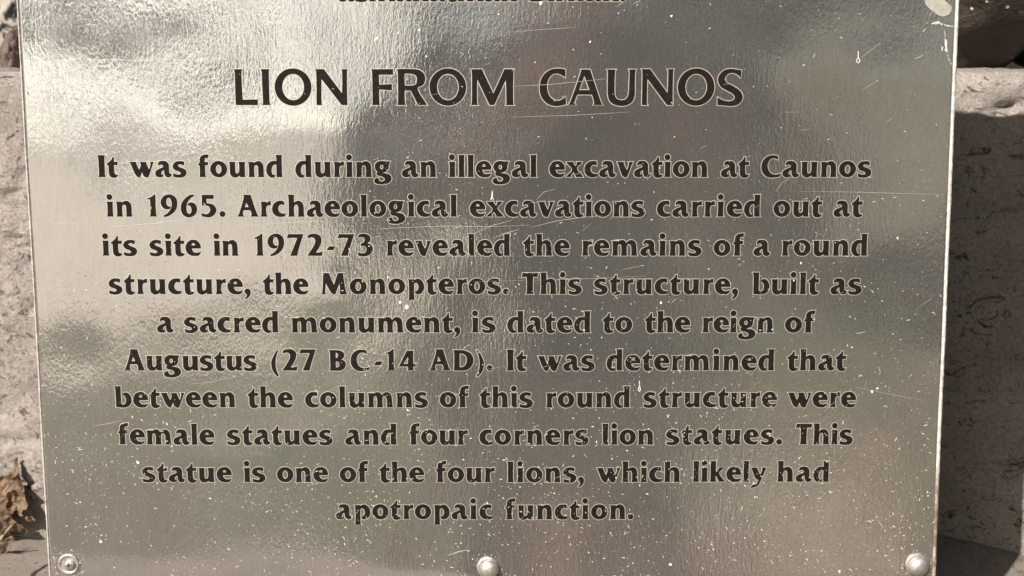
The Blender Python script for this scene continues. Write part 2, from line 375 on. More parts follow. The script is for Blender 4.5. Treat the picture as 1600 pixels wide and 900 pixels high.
g('e', '186,92* 178,145 140,185 92,194 40,175 5,125 2,85 20,35 65,2 110,-3 150,0 178,25* 188,45* 150,32 110,34 85,55 74,92*', '-74,122* 78,150 95,160 115,150 122,122*')
g('o', 'E102,95,102,98', '-E102,95,38,59')
g('l', '0,0* 76,0* 69,20 67,140 70,268* -3,268* 7,250 8,140 8,20')
g('g', '195,188* 178,152 176,120 160,78 120,58 88,50 90,43* 135,40 180,28 207,-5 203,-45 170,-75 115,-90 60,-89 15,-78 -2,-50 15,-22 47,-18* 52,-38 70,-57 100,-60 125,-45 131,-28 118,-8 90,8 45,18 28,38 35,55 45,66* 20,85 8,115 10,140 25,170 60,190 100,193 150,188', '-E92,121,25,32')
g('i', '0,0* 78,0* 70,20 70,150 73,182* 0,181* 9,160 8,20', 'E36,242,33,33')
g('t', '0,160* 35,188 60,212 72,240* 85,240* 84,182* 130,183* 126,147* 84,150* 84,60 95,30 128,24* 122,5 85,-10 45,-2 24,30 22,100 20,147* 5,147*')
g('w', '-3,182* 72,182* 74,165 110,80* 136,150 128,175 122,182* 197,182* 198,165 235,82* 258,160 250,182* 290,182* 280,160 225,10 215,-5* 190,-3 165,15 147,75* 122,10 115,-7* 85,5 60,35 10,160')
g('s', '142,183* 95,192 45,185 10,155 2,120 25,88 70,70 95,55 98,40 85,27 55,25 5,40* 8,5* 50,-6 105,-6 145,12 165,45 158,80 130,100 90,115 65,130 62,145 80,157 105,155 137,143*')
g('f', '0,153* 22,180 25,225 50,260 90,272 130,273* 120,230* 95,238 82,222 80,181* 120,181* 117,146* 82,146* 83,20 91,0* 13,0* 21,20 20,143* 0,148*')
g('u', '-3,182* 70,182* 66,160 66,70 74,45 93,38 112,50 122,75* 122,160 115,182* 190,182* 186,160 186,20 192,0* 130,0* 124,24* 100,5 65,-6 30,5 8,35 5,80 5,160')
g('n', '0,0* 76,0* 68,20 68,120 78,142 98,148 118,135 124,105 124,20 118,0* 192,0* 186,20 184,110 176,155 150,185 120,192 88,180 68,160* 66,180* -3,182* 8,160 8,20')
g('m', '0,0* 75,0* 67,20 67,115 75,138 92,146 110,135 118,105 118,20 113,0* 188,0* 180,20 180,115 190,140 208,148 228,138 240,105 245,20 240,0* 316,0* 306,20 300,110 290,160 265,185 235,192 200,180 178,158 150,186 118,192 88,182 68,160* 68,178* -2,180* 8,160 9,20')
g('b', '12,3* 60,-3 115,-5 170,15 203,65 203,120 180,165 150,185 120,183* 100,160* 125,145 140,115 140,65 125,38 98,28 74,45 72,110 72,268* -5,268* 8,245 12,130')
g('d', '130,0* 198,0* 190,20 190,250 193,268* 118,268* 128,250 128,188* 100,194 55,185 15,145 0,85 15,30 50,-3 95,-2* 105,20* 80,25 64,50 62,95 75,135 100,155 128,150* 128,20')
g('p', '-5,-75* 78,-75* 69,-58 68,130 85,143 108,140 125,115 130,80 118,48 85,26* 95,3* 125,-3 165,15 192,60 193,110 172,160 135,188 105,188 70,165* 68,182* -3,182* 8,160 8,-58')
g('k', '5,0* 82,0* 74,20 74,92* 120,10 125,0* 200,0* 180,18 118,112 160,165 190,182* 120,182* 118,168 74,118* 74,268* 0,268* 10,250 12,20')
g('v', '-3,182* 78,182* 76,165 120,75* 150,160 142,182* 190,182* 180,160 125,12 115,-5* 85,0 60,25 12,160')
g('y', '-3,182* 75,182* 76,165 115,85* 145,150 140,182* 190,182* 180,162 110,-20 85,-55 50,-72 0,-82* 10,-65 35,-45 70,-38 82,-20 85,0 60,40 10,162')
g('x', '-2,182* 80,182* 82,168 112,128* 130,155 128,182* 190,182* 180,168 128,104 192,18 205,0* 118,0* 118,12 88,62* 55,20 58,0* -5,0* 10,15 72,85 15,162')
g('I', '5,0* 92,0* 82,25 81,135 83,245 90,265* 0,265* 10,245 14,135 14,25')
g('M', '0,0* 52,0* 44,25 58,150* 125,20 160,-3 172,0* 232,150* 238,25 232,0* 318,0* 306,25 275,240 280,262* 212,262* 160,105* 95,262* 22,262* 28,240 15,25')
g('T', '0,213* 12,262* 200,262* 190,213* 165,220 137,218* 134,25 142,0* 56,0* 64,25 62,218* 35,220')
g('C', '195,255* 150,263 85,255 25,210 0,140 10,65 60,8 125,-8 180,-2 220,3* 240,42* 205,28 155,25 105,50 75,105 72,160 95,210 135,232 170,228 203,213*')
g('B', '3,0* 70,-3 130,-2 180,20 203,65 195,110 160,135 145,142 175,160 187,200 170,235 130,253 70,257 -3,257* 10,235 13,130 13,20', '-78,155* 78,228* 105,222 115,200 112,175 95,156', '-78,35* 78,118* 115,110 128,85 128,55 105,36')
g('D', '0,0* 90,-3 160,5 215,45 243,110 240,165 205,220 140,248 70,255 -5,257* 5,235 8,130 5,20', '-70,38* 70,215* 100,218 140,200 165,160 165,110 145,60 105,36')
g('1', '17,0* 110,0* 98,20 95,140 95,270* 85,272* 55,245 0,222* 5,212* 25,218 33,205 35,140 32,20')
g('9', '30,-2* 80,5 140,40 185,95 200,165 185,230 140,265 95,270 40,250 5,200 2,155 25,110 65,92 105,95* 120,120* 95,122 72,140 62,175 70,215 95,235 120,220 135,180 135,130 115,80 75,35 33,12*')
g('7', '0,220* 14,265* 198,265* 185,225 135,70 118,0* 38,0* 60,50 132,222* 60,226 20,222')
g('2', '5,220* 10,252 60,270 115,265 155,240 167,195 150,130 90,38* 130,34 178,50* 170,-1* -5,0* 10,20 75,120 95,170 90,210 65,230 40,232 15,224')
g('3', '5,228* 8,255 60,270 115,262 148,230 145,185 115,152 150,140 175,100 172,55 140,15 85,-8 30,-6 0,0* -2,42* 25,28 65,25 95,45 105,80 90,112 60,125 35,118* 32,145* 60,158 80,180 82,210 65,232 35,235')
g('6', '165,268* 110,260 50,215 8,150 0,80 25,20 80,-8 125,-3 170,25 195,75 190,125 165,160 130,172 95,160* 80,140* 110,135 128,110 132,75 122,40 98,30 75,45 64,85 66,130 85,185 120,228 165,256*')
g('5', '15,265* 155,265* 152,222* 65,222* 65,160* 100,158 145,145 178,105 180,60 150,15 100,-8 40,-5 5,0* 2,40* 40,25 75,28 105,55 112,90 95,125 55,140 10,138*')
g('4', '105,0* 188,0* 176,20 174,52* 212,52* 218,85* 174,80* 175,250* 100,250* 0,52* 110,52* 115,20', '-45,80* 114,185* 114,80*')
g('(', '80,258* 40,200 5,120 0,80 15,0 55,-60 75,-78* 88,-78* 70,-35 52,30 48,100 60,180 87,258*')
g(')', '8,258* 48,200 83,120 88,80 73,0 33,-60 13,-78* 0,-78* 18,-35 36,30 40,100 28,180 1,258*')
g('.', 'E33,30,33,33')
g(',', '0,28* 8,52 34,64 60,52 70,25 62,-15 35,-48 5,-62* 2,-55* 24,-30 28,-6 10,6')
g('-', '0,70* 28,112* 102,112* 75,70*')
Tg = {}
def tg(ch, k, *cs): Tg[ch] = (k, cs)
tg('L', 1, '15,0* 235,0* 235,55* 83,50* 78,180 76,340 82,365* -2,365* 10,340 12,180 13,20')
tg('I', 1, '10,0* 95,0* 82,25 80,180 80,340 86,365* 0,365* 10,340 14,180 18,25')
tg('O', 1, 'E185,183,185,190', '-E186,183,113,138')
tg('N', 1, '10,0* 62,0* 55,25 58,272* 262,0* 318,0* 318,345 325,365* 262,365* 272,345 268,115* 85,365* 0,365* 8,345 10,180 8,25')
tg('F', 1, '5,0* 85,0* 76,25 76,160* 205,152* 205,212* 76,205* 74,312* 218,312* 218,365* 0,365* 8,345 10,180 10,25')
tg('R', 1, '5,0* 85,0* 76,25 76,148* 140,148* 215,0* 300,0* 282,30 208,170 262,205 285,260 275,315 230,355 160,366 0,365* 10,345 12,180 10,25', '-76,198* 76,322* 150,320 195,300 205,255 190,210 150,198')
tg('M', 1, '5,0* 70,0* 62,25 65,270* 192,0* 238,0* 358,265* 365,25 360,0* 438,0* 430,25 432,345 438,365* 345,365* 230,110* 112,365* 0,365* 12,345 14,180 12,25')
tg('C', 1.4167, '181,255* 120,262 60,245 15,195 0,130 12,60 55,10 110,-8 155,-3 187,5* 185,60* 160,38 125,28 85,45 58,85 50,135 62,190 95,225 130,228 160,215 182,200*')
tg('A', 1.4167, '0,0* 55,0* 45,15 65,76* 170,76* 188,15 180,0* 247,0* 235,18 155,255* 88,255* 92,243 15,18', '-75,106* 115,215* 155,106*')
tg('U', 1.4167, '0,255* 62,255* 57,240 56,80 70,45 105,32 140,42 158,75 162,150 165,240 160,255* 208,255* 202,240 200,150 198,60 175,15 125,-6 85,-5 35,15 12,60 8,150 8,240')
tg('S', 1.4167, '165,250* 162,195* 130,225 90,232 60,215 48,185 65,160 110,135 155,105 178,65 172,30 140,0 90,-8 45,-3 2,0* 0,55* 40,32 85,25 115,35 125,55 110,80 65,105 20,135 2,175 10,215 45,250 90,260 130,255')

def contour(c, hole):
    s = c[1:] if hole else c
    if s[0] == 'E':
        cx, cy, rx, ry = map(float, s[1:].split(','))
        pts = [(cx + rx * math.cos(2 * math.pi * k / 40), cy + ry * math.sin(2 * math.pi * k / 40)) for k in range(40)]
    else:
        raw = []
        for t in s.split():
            cn = t.endswith('*'); x, y = t.rstrip('*').split(','); raw.append((Vector((float(x), float(y))), cn))
        n = len(raw); pts = []
        def tangent(i, fwd):
            p, cn = raw[i]; a = raw[i - 1][0]; b = raw[(i + 1) % n][0]
            if cn: return None
            d1 = (p - a).length or 1; d0 = (b - p).length or 1
            return (b - a).normalized()
        for i in range(n):
            p, q = raw[i][0], raw[(i + 1) % n][0]; L = (q - p).length
            if L < 1e-6: continue
            t0, t1 = tangent(i, 1), tangent((i + 1) % n, 0)
            if t0 is None and t1 is None: pts.append((p.x, p.y)); continue
            ch = (q - p) / L
            if t0 is None: t0 = 2 * ch - t1 if ch.dot(t1) > 0.3 else ch
            if t1 is None: t1 = 2 * ch - t0 if ch.dot(t0) > 0.3 else ch
            K = max(2, min(7, int(L / 7)))
            for k in range(K):
                u = k / K; h00 = 2*u**3-3*u*u+1; h10 = u**3-2*u*u+u; h01 = -2*u**3+3*u*u; h11 = u**3-u*u
                r = p*h00 + t0*L*h10 + q*h01 + t1*L*h11; pts.append((r.x, r.y))
    A = sum(pts[i-1][0]*pts[i][1] - pts[i][0]*pts[i-1][1] for i in range(len(pts)))
    if (A > 0) == hole: pts.reverse()
    return pts
def glyph(cs, k=1.0):
    out = []
    for n, c in enumerate(cs):
        hole = n > 0 and c[0] == '-'
        out.append([(x * k, y * k) for x, y in contour(c, hole)])
    return out
def offset(pts, d):
    n = len(pts); res = []
    for i in range(n):
        a, p, b = Vector(pts[i - 1]), Vector(pts[i]), Vector(pts[(i + 1) % n])
        e0, e1 = (p - a), (b - p)
        if e0.length < 1e-6 or e1.length < 1e-6: continue
        e0.normalize(); e1.normalize()
        n0, n1 = Vector((e0.y, -e0.x)), Vector((e1.y, -e1.x))
        m = n0 + n1
        if m.length < 0.2: m = n1
        m = m / max(0.55 if e0.x * e1.y - e0.y * e1.x > 0 else 0.05, m.length ** 2 / 2)
        q = p + m * d; res.append((q.x, q.y))
    A = np.array(pts); B = np.roll(A, -1, 0); D = B - A; LL = (D * D).sum(1) + 1e-9
    keep = []
    for q in res:
        t = np.clip(((np.array(q) - A) * D).sum(1) / LL, 0, 1)
        if np.hypot(*(np.array(q) - A - t[:, None] * D).T).min() > abs(d) * 0.93: keep.append(q)
    return keep if len(keep) > 4 else res
def build(gl, bold, rim): return [(offset(l, bold), offset(l, bold + rim)) for l in gl]
GL = {c: build(glyph(cs), 4.0, 8.5) for c, cs in G.items()}
TGL = {c: build(glyph(cs, k), 2.5, 8.0) for c, (k, cs) in Tg.items()}
def inside(p, loops):
    c = False
    for l in loops:
        for (x0, y0), (x1, y1) in zip(l, l[1:] + l[:1]):
            if (y0 > p[1]) != (y1 > p[1]) and p[0] < (x1 - x0) * (p[1] - y0) / (y1 - y0) + x0: c = not c
    return c
TRI = {}
def triangulate(key, loops):
    if key not in TRI:
        pts, eds = [], []
        for l in loops:
            n0 = len(pts); pts += [Vector(p) for p in l]; eds += [(n0 + i, n0 + (i + 1) % len(l)) for i in range(len(l))]
        co, _, fa, *_ = delaunay_2d_cdt(pts, eds, [], 0, 1e-3)
        fa = [f for f in fa if inside((sum(co[i].x for i in f) / 3, sum(co[i].y for i in f) / 3), loops)]
        TRI[key] = ([(p.x, p.y) for p in co], [tuple(f)[::-1] if False else tuple(f) for f in fa])
    return TRI[key]
def fill(name, parts, matl, parent, up):
    vs, fs = [], []
    for (co, fa), tr in parts:
        n = len(vs)
        for p in co:
            x, z = tr(p); vs.append((x, surf(x, z) - up, z))
        fs += [tuple(n + i for i in f) for f in fa]
    o = mesh_obj(name, vs, fs, matl, parent)
    if sum(p.normal.y * p.area for p in o.data.polygons) > 0: o.data.flip_normals()
    return o
LW = {**{c: .55 for c in 'cdegoOCG96'}, **{c: .35 for c in 'vwxyAT7tf'}, 'a': .6, 's': .65, 'S': .7, '1': .5, '-': .5, '4': .3, ',': .5, '.': .5}
RW = {**{c: .55 for c in 'boOD963p5'}, **{c: .35 for c in 'vwxyATrft7'}, 'e': .5, 'c': .4, 'C': .4, 'a': .45, 's': .65, 'S': .7, 'L': .3, 'F': .3, 'k': .35, 'K': .3, '-': .5, 'R': .35}
S_BODY = MPX / 8.0
S_TITLE = (at(801, 137).x - at(800, 137).x) / 6.667
def set_line(name, words, base, GLY, S, label):
    loops, rims = [], []
    for txt, x0, x1 in words:
        a, b = at(x0, base), at(x1, base); W = b.x - a.x
        gs = [GLY[c] for c in txt]
        bx = [(min(p[0] for l in gl for p in l[0]), max(p[0] for l in gl for p in l[0])) for gl in gs]
        tot = sum(hi - lo for lo, hi in bx) * S
        ws = [RW.get(txt[i], 1) + LW.get(txt[i + 1], 1) for i in range(len(txt) - 1)]
        gg = (W - tot) / sum(ws) if ws else 0
        sx = 1.0
        gmin, gmax = 3.0 * S, 26 * S
        if ws and gg < gmin: sx = (W - gmin * sum(ws)) / tot; gg = gmin
        elif ws and gg > gmax: sx = (W - gmax * sum(ws)) / tot; gg = gmax
        elif not ws: sx = W / tot
        x = a.x
        for i, gl in enumerate(gs):
            lo, hi = bx[i]
            tr = lambda p, x=x, lo=lo: (x + (p[0] - lo) * S * sx, a.z + p[1] * S)
            loops.append((triangulate((id(GLY), txt[i], 0), [l[0] for l in gl]), tr)); rims.append((triangulate((id(GLY), txt[i], 1), [l[1] for l in gl]), tr))
            x += (hi - lo) * S * sx + (gg * ws[i] if i < len(ws) else 0)
    o = fill(name, loops, M['ink'], plaque, 0.00012); o['label'] = label
    fill('letter_rim', rims, M['rim'], o, 0.00006)
    return o
set_line('title_lettering', [('LION', 366, 544.5), ('FROM', 580.5, 804), ('CAUNOS', 843, 1160)], 163.8, TGL, S_TITLE, 'large black title reading LION FROM CAUNOS')
LINES = [
 (276.2, [('It',153,185),('was',203,292),('found',310,442.5),('during',462,612),('an',628,682),('illegal',701,839),('excavation',858,1105.5),('at',1126,1170),('Caunos',1189,1361)]),
 (338, [('in',167,207.5),('1965.',231,353),('Archaeological',371,714.5),('excavations',734,1007.5),('carried',1026,1188),('out',1208,1284),('at',1302,1347)]),
 (399, [('its',160,214.5),('site',234,314.5),('in',334,373),('1972-73',398,584),('revealed',604,797.5),('the',817,890),('remains',909,1096),('of',1114.5,1162.5),('a',1177,1200),('round',1221,1355)]),
 (459, [('structure,',170,392),('the',411,482.5),('Monopteros.',502,795),('This',815,909),('structure,',928,1153),('built',1174.5,1279),('as',1297,1346)]),
 (519, [('a',245.5,269.5),('sacred',288,435.5),('monument,',455.5,719),('is',737,774),('dated',792.5,922.5),('to',941,987.5),('the',1007,1078),('reign',1097,1207.5),('of',1226,1273)]),
 (578.4, [('Augustus',194,402),('(27',424,494),('BC-14',514,654),('AD).',671,769.5),('It',791,822.5),('was',840,929),('determined',947.5,1210),('that',1229.5,1322)]),
 (636, [('between',179,368),('the',387,458),('columns',477,669),('of',687,733),('this',749,832.5),('round',853,984.5),('structure',1005,1214),('were',1230.5,1337.5)]),
 (694.3, [('female',184.5,335.5),('statues',355,520),('and',539.5,620.5),('four',639.5,731),('corners',749,919.5),('lion',940,1021),('statues.',1040.5,1222),('This',1243,1332.5)]),
 (752.8, [('statue',222,362.5),('is',381,415),('one',433,513),('of',531,576),('the',592.5,663),('four',681,773),('lions,',792,912.5),('which',932,1063),('likely',1082,1197.5),('had',1214,1296)]),
 (810.8, [('apotropaic',525,770),('function.',789,989.5)]),
]
for base_, wl in LINES:
    set_line('text_line', wl, base_, GL, S_BODY, 'line of black text reading ' + ' '.join(t for t, _, _ in wl[:3]).replace(',', '').replace('.', ''))
set_line('text_line', [('asmanatman', 528, 808), ('Birkan.', 826.5, 978)], 1.6, GL, S_BODY, 'line of black text cut off by the top of the photo')

# ------------------------------------------------------------------ fixings
def lathe(name, prof, centre, m, parent, seg=40, squash=1.0, wob=0.0):
    vs, fs = [], []
    for k, (r, h) in enumerate(prof):
        for s in range(seg):
            t = 2 * math.pi * s / seg; q = r * (1 + wob * noise.noise(Vector((math.cos(t) * 1.5, math.sin(t) * 1.5, k * 0.4))))
            vs.append((centre.x + q * math.cos(t), centre.y - h, centre.z + q * math.sin(t) * squash))
    for k in range(len(prof) - 1):
        for s in range(seg):
            a, b = k * seg + s, k * seg + (s + 1) % seg; fs.append((a, b, b + seg, a + seg))
    fs.append(tuple((len(prof) - 1) * seg + s for s in range(seg)))
    o = mesh_obj(name, vs, fs, m, parent, True)
    return o
px = MPX
def dome(r, h, n=10): return [(r * math.cos(math.pi / 2 * k / n) if k < n else r * 0.02, h * math.sin(math.pi / 2 * k / n)) for k in range(n + 1)]
c = P(109, 883, 0.0)
sc_ = lathe('screw', [(8.6 * px, 0), (8.7 * px, 2.2 * px)] + [(r, 2.2 * px + h) for r, h in dome(8.4 * px, 3.6 * px)], c, M['cap'], plaque); sc_['label'] = 'small cross-head screw in a wide flat washer'
w0 = P(106.5, 882.5, 0.0)
lathe('washer', [(17.5 * px, -0.0005), (17.5 * px, 1.2 * px), (16 * px, 2.2 * px), (14 * px, 2.0 * px), (12.2 * px, 0.7 * px), (10.5 * px, 0.6 * px), (9 * px, 0.9 * px), (0.1 * px, 0.9 * px)], w0, M['edge'] if False else M['cap'], sc_, 44, 1.0, 0.03)
vs = []; a1, a2 = 4.6 * px, 0.95 * px
for ang in (0.12,):
    pts = [(a2, a1), (a2, a2), (a1, a2), (a1, -a2), (a2, -a2), (a2, -a1), (-a2, -a1), (-a2, -a2), (-a1, -a2), (-a1, a2), (-a2, a2), (-a2, a1)]
    cs, sn = math.cos(ang), math.sin(ang); cp = P(107.5, 882, 0)
    for x, z in pts:
        r = math.hypot(x, z); hh = 2.2 * px + 3.6 * px * math.sqrt(max(0, 1 - (r / (8.4 * px)) ** 2)) + 0.00006
        vs.append((c.x - 0.4 * px + x * cs - z * sn, c.y - hh, c.z + 0.4 * px + x * sn + z * cs))
    vs.append((c.x - 0.4 * px, c.y - 5.8 * px - 0.00006, c.z + 0.4 * px))
    mesh_obj('cross_slot', vs, [(12, (k + 1) % 12, k) for k in range(12)], M['slot'], sc_)
for (bx_, by_, rr, ww, lab, off_) in [(764.5, 888, 15.5, 17.5, 'domed bolt cap in the middle of the bottom edge', (-2.5, -2)), (1434, 884, 16.5, 18.5, 'domed bolt cap at the bottom right corner', (-2.0, -2.5))]:
    c = P(bx_, by_, 0)
    b_ = lathe('bolt_cap', [(rr * px, 1.2 * px), (rr * 1.01 * px, 4 * px)] + [(q, 4 * px + h) for q, h in dome(rr * px, rr * 0.72 * px)], c, M['cap'], plaque); b_['label'] = lab
    c2 = P(bx_ + off_[0], by_ + off_[1], 0)
    lathe('collar', [(ww * px, -0.0005), (ww * px, 1.6 * px), (ww * 0.95 * px, 3.0 * px), (ww * 0.80 * px, 3.4 * px), (0.1 * px, 3.4 * px)], c2, M['cap'], b_, 44, 1.0, 0.05)

# ------------------------------------------------------------------ stone block behind, ledge below, rocks
BY = 0.126                                              # front face of the block
BTOP = at(800, 113, BY).z
def grid_block(name, x0, x1, z0, z1, y0, y1, nx, nz, ny, disp, m):
    vs, fs = [], []
    rows = []
    path = [(y0, z0 + (z1 - z0) * k / nz) for k in range(nz + 1)] + [(y0 + (y1 - y0) * k / ny, z1) for k in range(1, ny + 1)]
    for k, (y, z) in enumerate(path):
        for i in range(nx + 1):
            x = x0 + (x1 - x0) * i / nx
            vs.append(disp(x, y, z, k <= nz, k, nz))
    for k in range(len(path) - 1):
        for i in range(nx):
            a = k * (nx + 1) + i; fs.append((a, a + 1, a + nx + 2, a + nx + 1))
    b0 = len(vs); L = len(path) - 1
    vs += [(x0, y1, z0), (x1, y1, z0)]
    fs.append(tuple([L * (nx + 1) + i for i in range(nx + 1)] + [b0 + 1, b0]))
    fs.append(tuple([i for i in range(nx, -1, -1)] + [b0, b0 + 1]))
    fs.append(tuple([k * (nx + 1) for k in range(L + 1)] + [b0]))
    fs.append(tuple([k * (nx + 1) + nx for k in range(L, -1, -1)] + [b0 + 1]))
    return mesh_obj(name, vs, fs, m, None, True)
def block_disp(x, y, z, front, k, nz):
    d = 0.0035 * fbm((x, 0.3, z), 9, 5) + 0.0016 * fbm((x, 1.3, z), 70, 5)
    # eroded pits and horizontal joints in the face
    pit = fbm((x * 0.7, 5.0, z * 1.5), 38, 3)
    if pit > 0.55: d += 0.010 * (pit - 0.55)
    for zc, wv in ((0.128, 0.012), (0.183, 0.01), (0.047, 0.014)):
        zz = z - zc - 0.006 * noise.noise(Vector((x * 16, zc * 50, 0)))
        d += 0.0024 * math.exp(-(zz / 0.0022) ** 2) * (0.3 + max(0, noise.noise(Vector((x * 22, zc * 90, 3)))) * 1.6)
    if front:
        e = max(0, 1 - (BTOP - z) / 0.008)
        return (x, y + d + 0.006 * e * e, z + (0.0022 * fbm((x, 2.0, 0), 45, 4) if k == nz else 0.0))
    return (x, y, z + 0.0022 * fbm((x, 2.0, (y - BY) * 0.7), 45, 4) + 0.004 * min(1, (y - BY) / 0.05))
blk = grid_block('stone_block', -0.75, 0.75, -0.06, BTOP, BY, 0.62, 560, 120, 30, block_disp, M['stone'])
tag(blk, 'large pale weathered limestone block standing upright behind the metal plaque', 'stone block')

def ledge_z(x, y):
    z = 0.0
    if x > 0.19: z -= 0.010 * ((x - 0.19) / 0.06) ** 1.35 if x < 0.45 else 0.010 * (0.26 / 0.06) ** 1.35
    if x > 0.13: z -= 0.36 * max(0.0, BY - y) * min(1, (x - 0.13) / 0.08)
    if x < 0.0: z -= 0.013 * min(1, -x / 0.22)
    return z + 0.0012 * fbm((x, y, 0.7), 40, 5) + 0.0016 * fbm((x, y, 1.7), 8, 3)
LB = at(1465, 810, BY).z
def ledge():
    vs, fs = [], []; nx, ny = 360, 60; x0, x1, y0, y1 = -0.75, 0.75, -0.11, BY + 0.02
    for j in range(ny + 1):
        for i in range(nx + 1):
            x = x0 + (x1 - x0) * i / nx; ys = y0 + 0.075 * min(1, max(0, (x + 0.12) / 0.12)); y = ys + (y1 - ys) * j / ny
            e = max(0, 1 - (y - ys) / 0.012)
            vs.append((x, y, LB + ledge_z(x, y) - 0.008 * e * e))
    for j in range(ny):
        for i in range(nx):
            a = j * (nx + 1) + i; fs.append((a, a + 1, a + nx + 2, a + nx + 1))
    b = len(vs); vs += [(x0, y0, -0.64), (x1, y0, -0.64), (x1, y1, -0.64), (x0, y1, -0.64)]
    vs += [(x0 + (x1 - x0) * i / nx, y0 + 0.075 * min(1, max(0, (x0 + (x1 - x0) * i / nx + 0.12) / 0.12)), -0.64) for i in range(nx + 1)]
    for i in range(nx): fs.append((b + 4 + i, b + 5 + i, i + 1, i))
    tp = [ny * (nx + 1) + i for i in range(nx + 1)]; fs.append(tuple(tp + [b + 2, b + 3]))
    fs.append(tuple([j * (nx + 1) for j in range(ny + 1)] + [b + 3, b + 4]))
    fs.append(tuple([j * (nx + 1) + nx for j in range(ny, -1, -1)] + [b + 4 + nx, b + 2]))
    o = mesh_obj('stone_ledge', vs, fs, M['ledge'], None, True)
    return tag(o, 'grainy pale stone ledge under the plaque, sloping down at the right', 'stone ledge')
ledge()

def rock(name, c, r, m, seed, amp=0.25, label='', cat='rock', sub=5):
    bm = bmesh.new(); bmesh.ops.create_icosphere(bm, subdivisions=sub, radius=1.0)
    for v in bm.verts:
        p = v.co.copy(); d = 1 + amp * fbm(p + Vector((seed, 0, 0)), 0.9, 4) + 0.05 * fbm(p + Vector((0, seed, 0)), 4, 4)
        v.co = Vector((p.x * r[0] * d, p.y * r[1] * d, p.z * r[2] * d))
    zmin = min(v.co.z for v in bm.verts)
    for v in bm.verts: v.co.z -= zmin
    me = bpy.data.meshes.new(name); bm.to_mesh(me); bm.free()
    for p in me.polygons: p.use_smooth = True
    me.materials.append(m); o = bpy.data.objects.new(name, me); COL.objects.link(o); o.location = c
    return tag(o, label, cat)
RT = BTOP + 0.001
rock('boulder', (0.335, 0.34, RT), (0.075, 0.09, 0.085), M['boulder'], 3.0, 0.16, 'dark brown rounded boulder with pale specks behind the upper right corner of the plaque', 'boulder')
rock('boulder', (0.475, 0.41, RT), (0.085, 0.08, 0.055), M['boulder'], 9.0, 0.2, 'reddish dark boulder cut off by the right edge of the photo', 'boulder')
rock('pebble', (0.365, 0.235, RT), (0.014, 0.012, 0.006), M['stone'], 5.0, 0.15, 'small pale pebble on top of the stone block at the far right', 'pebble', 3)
c_ = at(36, 100, 0.34)
rock('rounded_stone', (c_.x, 0.34, RT - 0.004), (0.0105, 0.03, 0.022), M['pinkrock'], 14.0, 0.05, 'pinkish brown rounded stone peeking out at the upper left of the plaque', 'stone')
c_ = at(-30, 100, 0.50)
rock('rubble_stone', (c_.x, 0.50, RT - 0.004), (0.075, 0.06, 0.012), M['greyrock'], 21.0, 0.08, 'low grey rubble stone on top of the block at the upper left', 'stone')
c_ = at(-40, 60, 0.80)
rock('mottled_stone', (c_.x, 0.80, 0.215), (0.14, 0.09, 0.10), M['mottled'], 30.0, 0.22, 'rough black and white mottled stone behind the block at the upper left', 'stone')
# shady rubble wall further back
vs, fs = [], []
for j in range(41):
    for i in range(161):
        x = -2.0 + 4.0 * i / 160; z = -0.62 + 1.5 * j / 40
        vs.append((x, 1.15 + 0.06 * fbm((x, 0, z), 6, 5), z))
for j in range(40):
    for i in range(160):
        a = j * 161 + i; fs.append((a, a + 1, a + 162, a + 161))
b0 = len(vs); vs += [(-2, 1.5, -0.62), (2, 1.5, -0.62), (2, 1.5, 0.88), (-2, 1.5, 0.88)]
fs.append(tuple([40 * 161 + i for i in range(161)] + [b0 + 2, b0 + 3])); fs.append((b0, b0 + 3, b0 + 2, b0 + 1))
fs.append(tuple([j * 161 for j in range(41)] + [b0 + 3, b0])); fs.append(tuple([j * 161 + 160 for j in range(40, -1, -1)] + [b0 + 1, b0 + 2]))
tag(mesh_obj('rubble_wall', vs, fs, M['boulder'], None, True), 'dark rough rubble wall at the back', 'wall')

# ------------------------------------------------------------------ dry leaves and sticks at the lower left
def tube(name, pts, r0, r1, m, parent=None, seg=7, wob=0.0):
    vs, fs = [], []; n = len(pts)
    for k, p in enumerate(pts):
        p = Vector(p); d = (Vector(pts[min(n - 1, k + 1)]) - Vector(pts[max(0, k - 1)])).normalized()
        a = d.orthogonal().normalized(); b = d.cross(a); r = r0 + (r1 - r0) * k / (n - 1)
        r *= 1 + wob * noise.noise(p * 300)
        for s in range(seg):
            t = 2 * math.pi * s / seg; vs.append(p + a * r * math.cos(t) + b * r * math.sin(t))
    for k in range(n - 1):
        for s in range(seg):
            fs.append((k * seg + s, k * seg + (s + 1) % seg, (k + 1) * seg + (s + 1) % seg, (k + 1) * seg + s))
    fs.append(tuple(range(seg))[::-1]); fs.append(tuple((n - 1) * seg + s for s in range(seg)))
    return mesh_obj(name, vs, fs, m, parent, True)
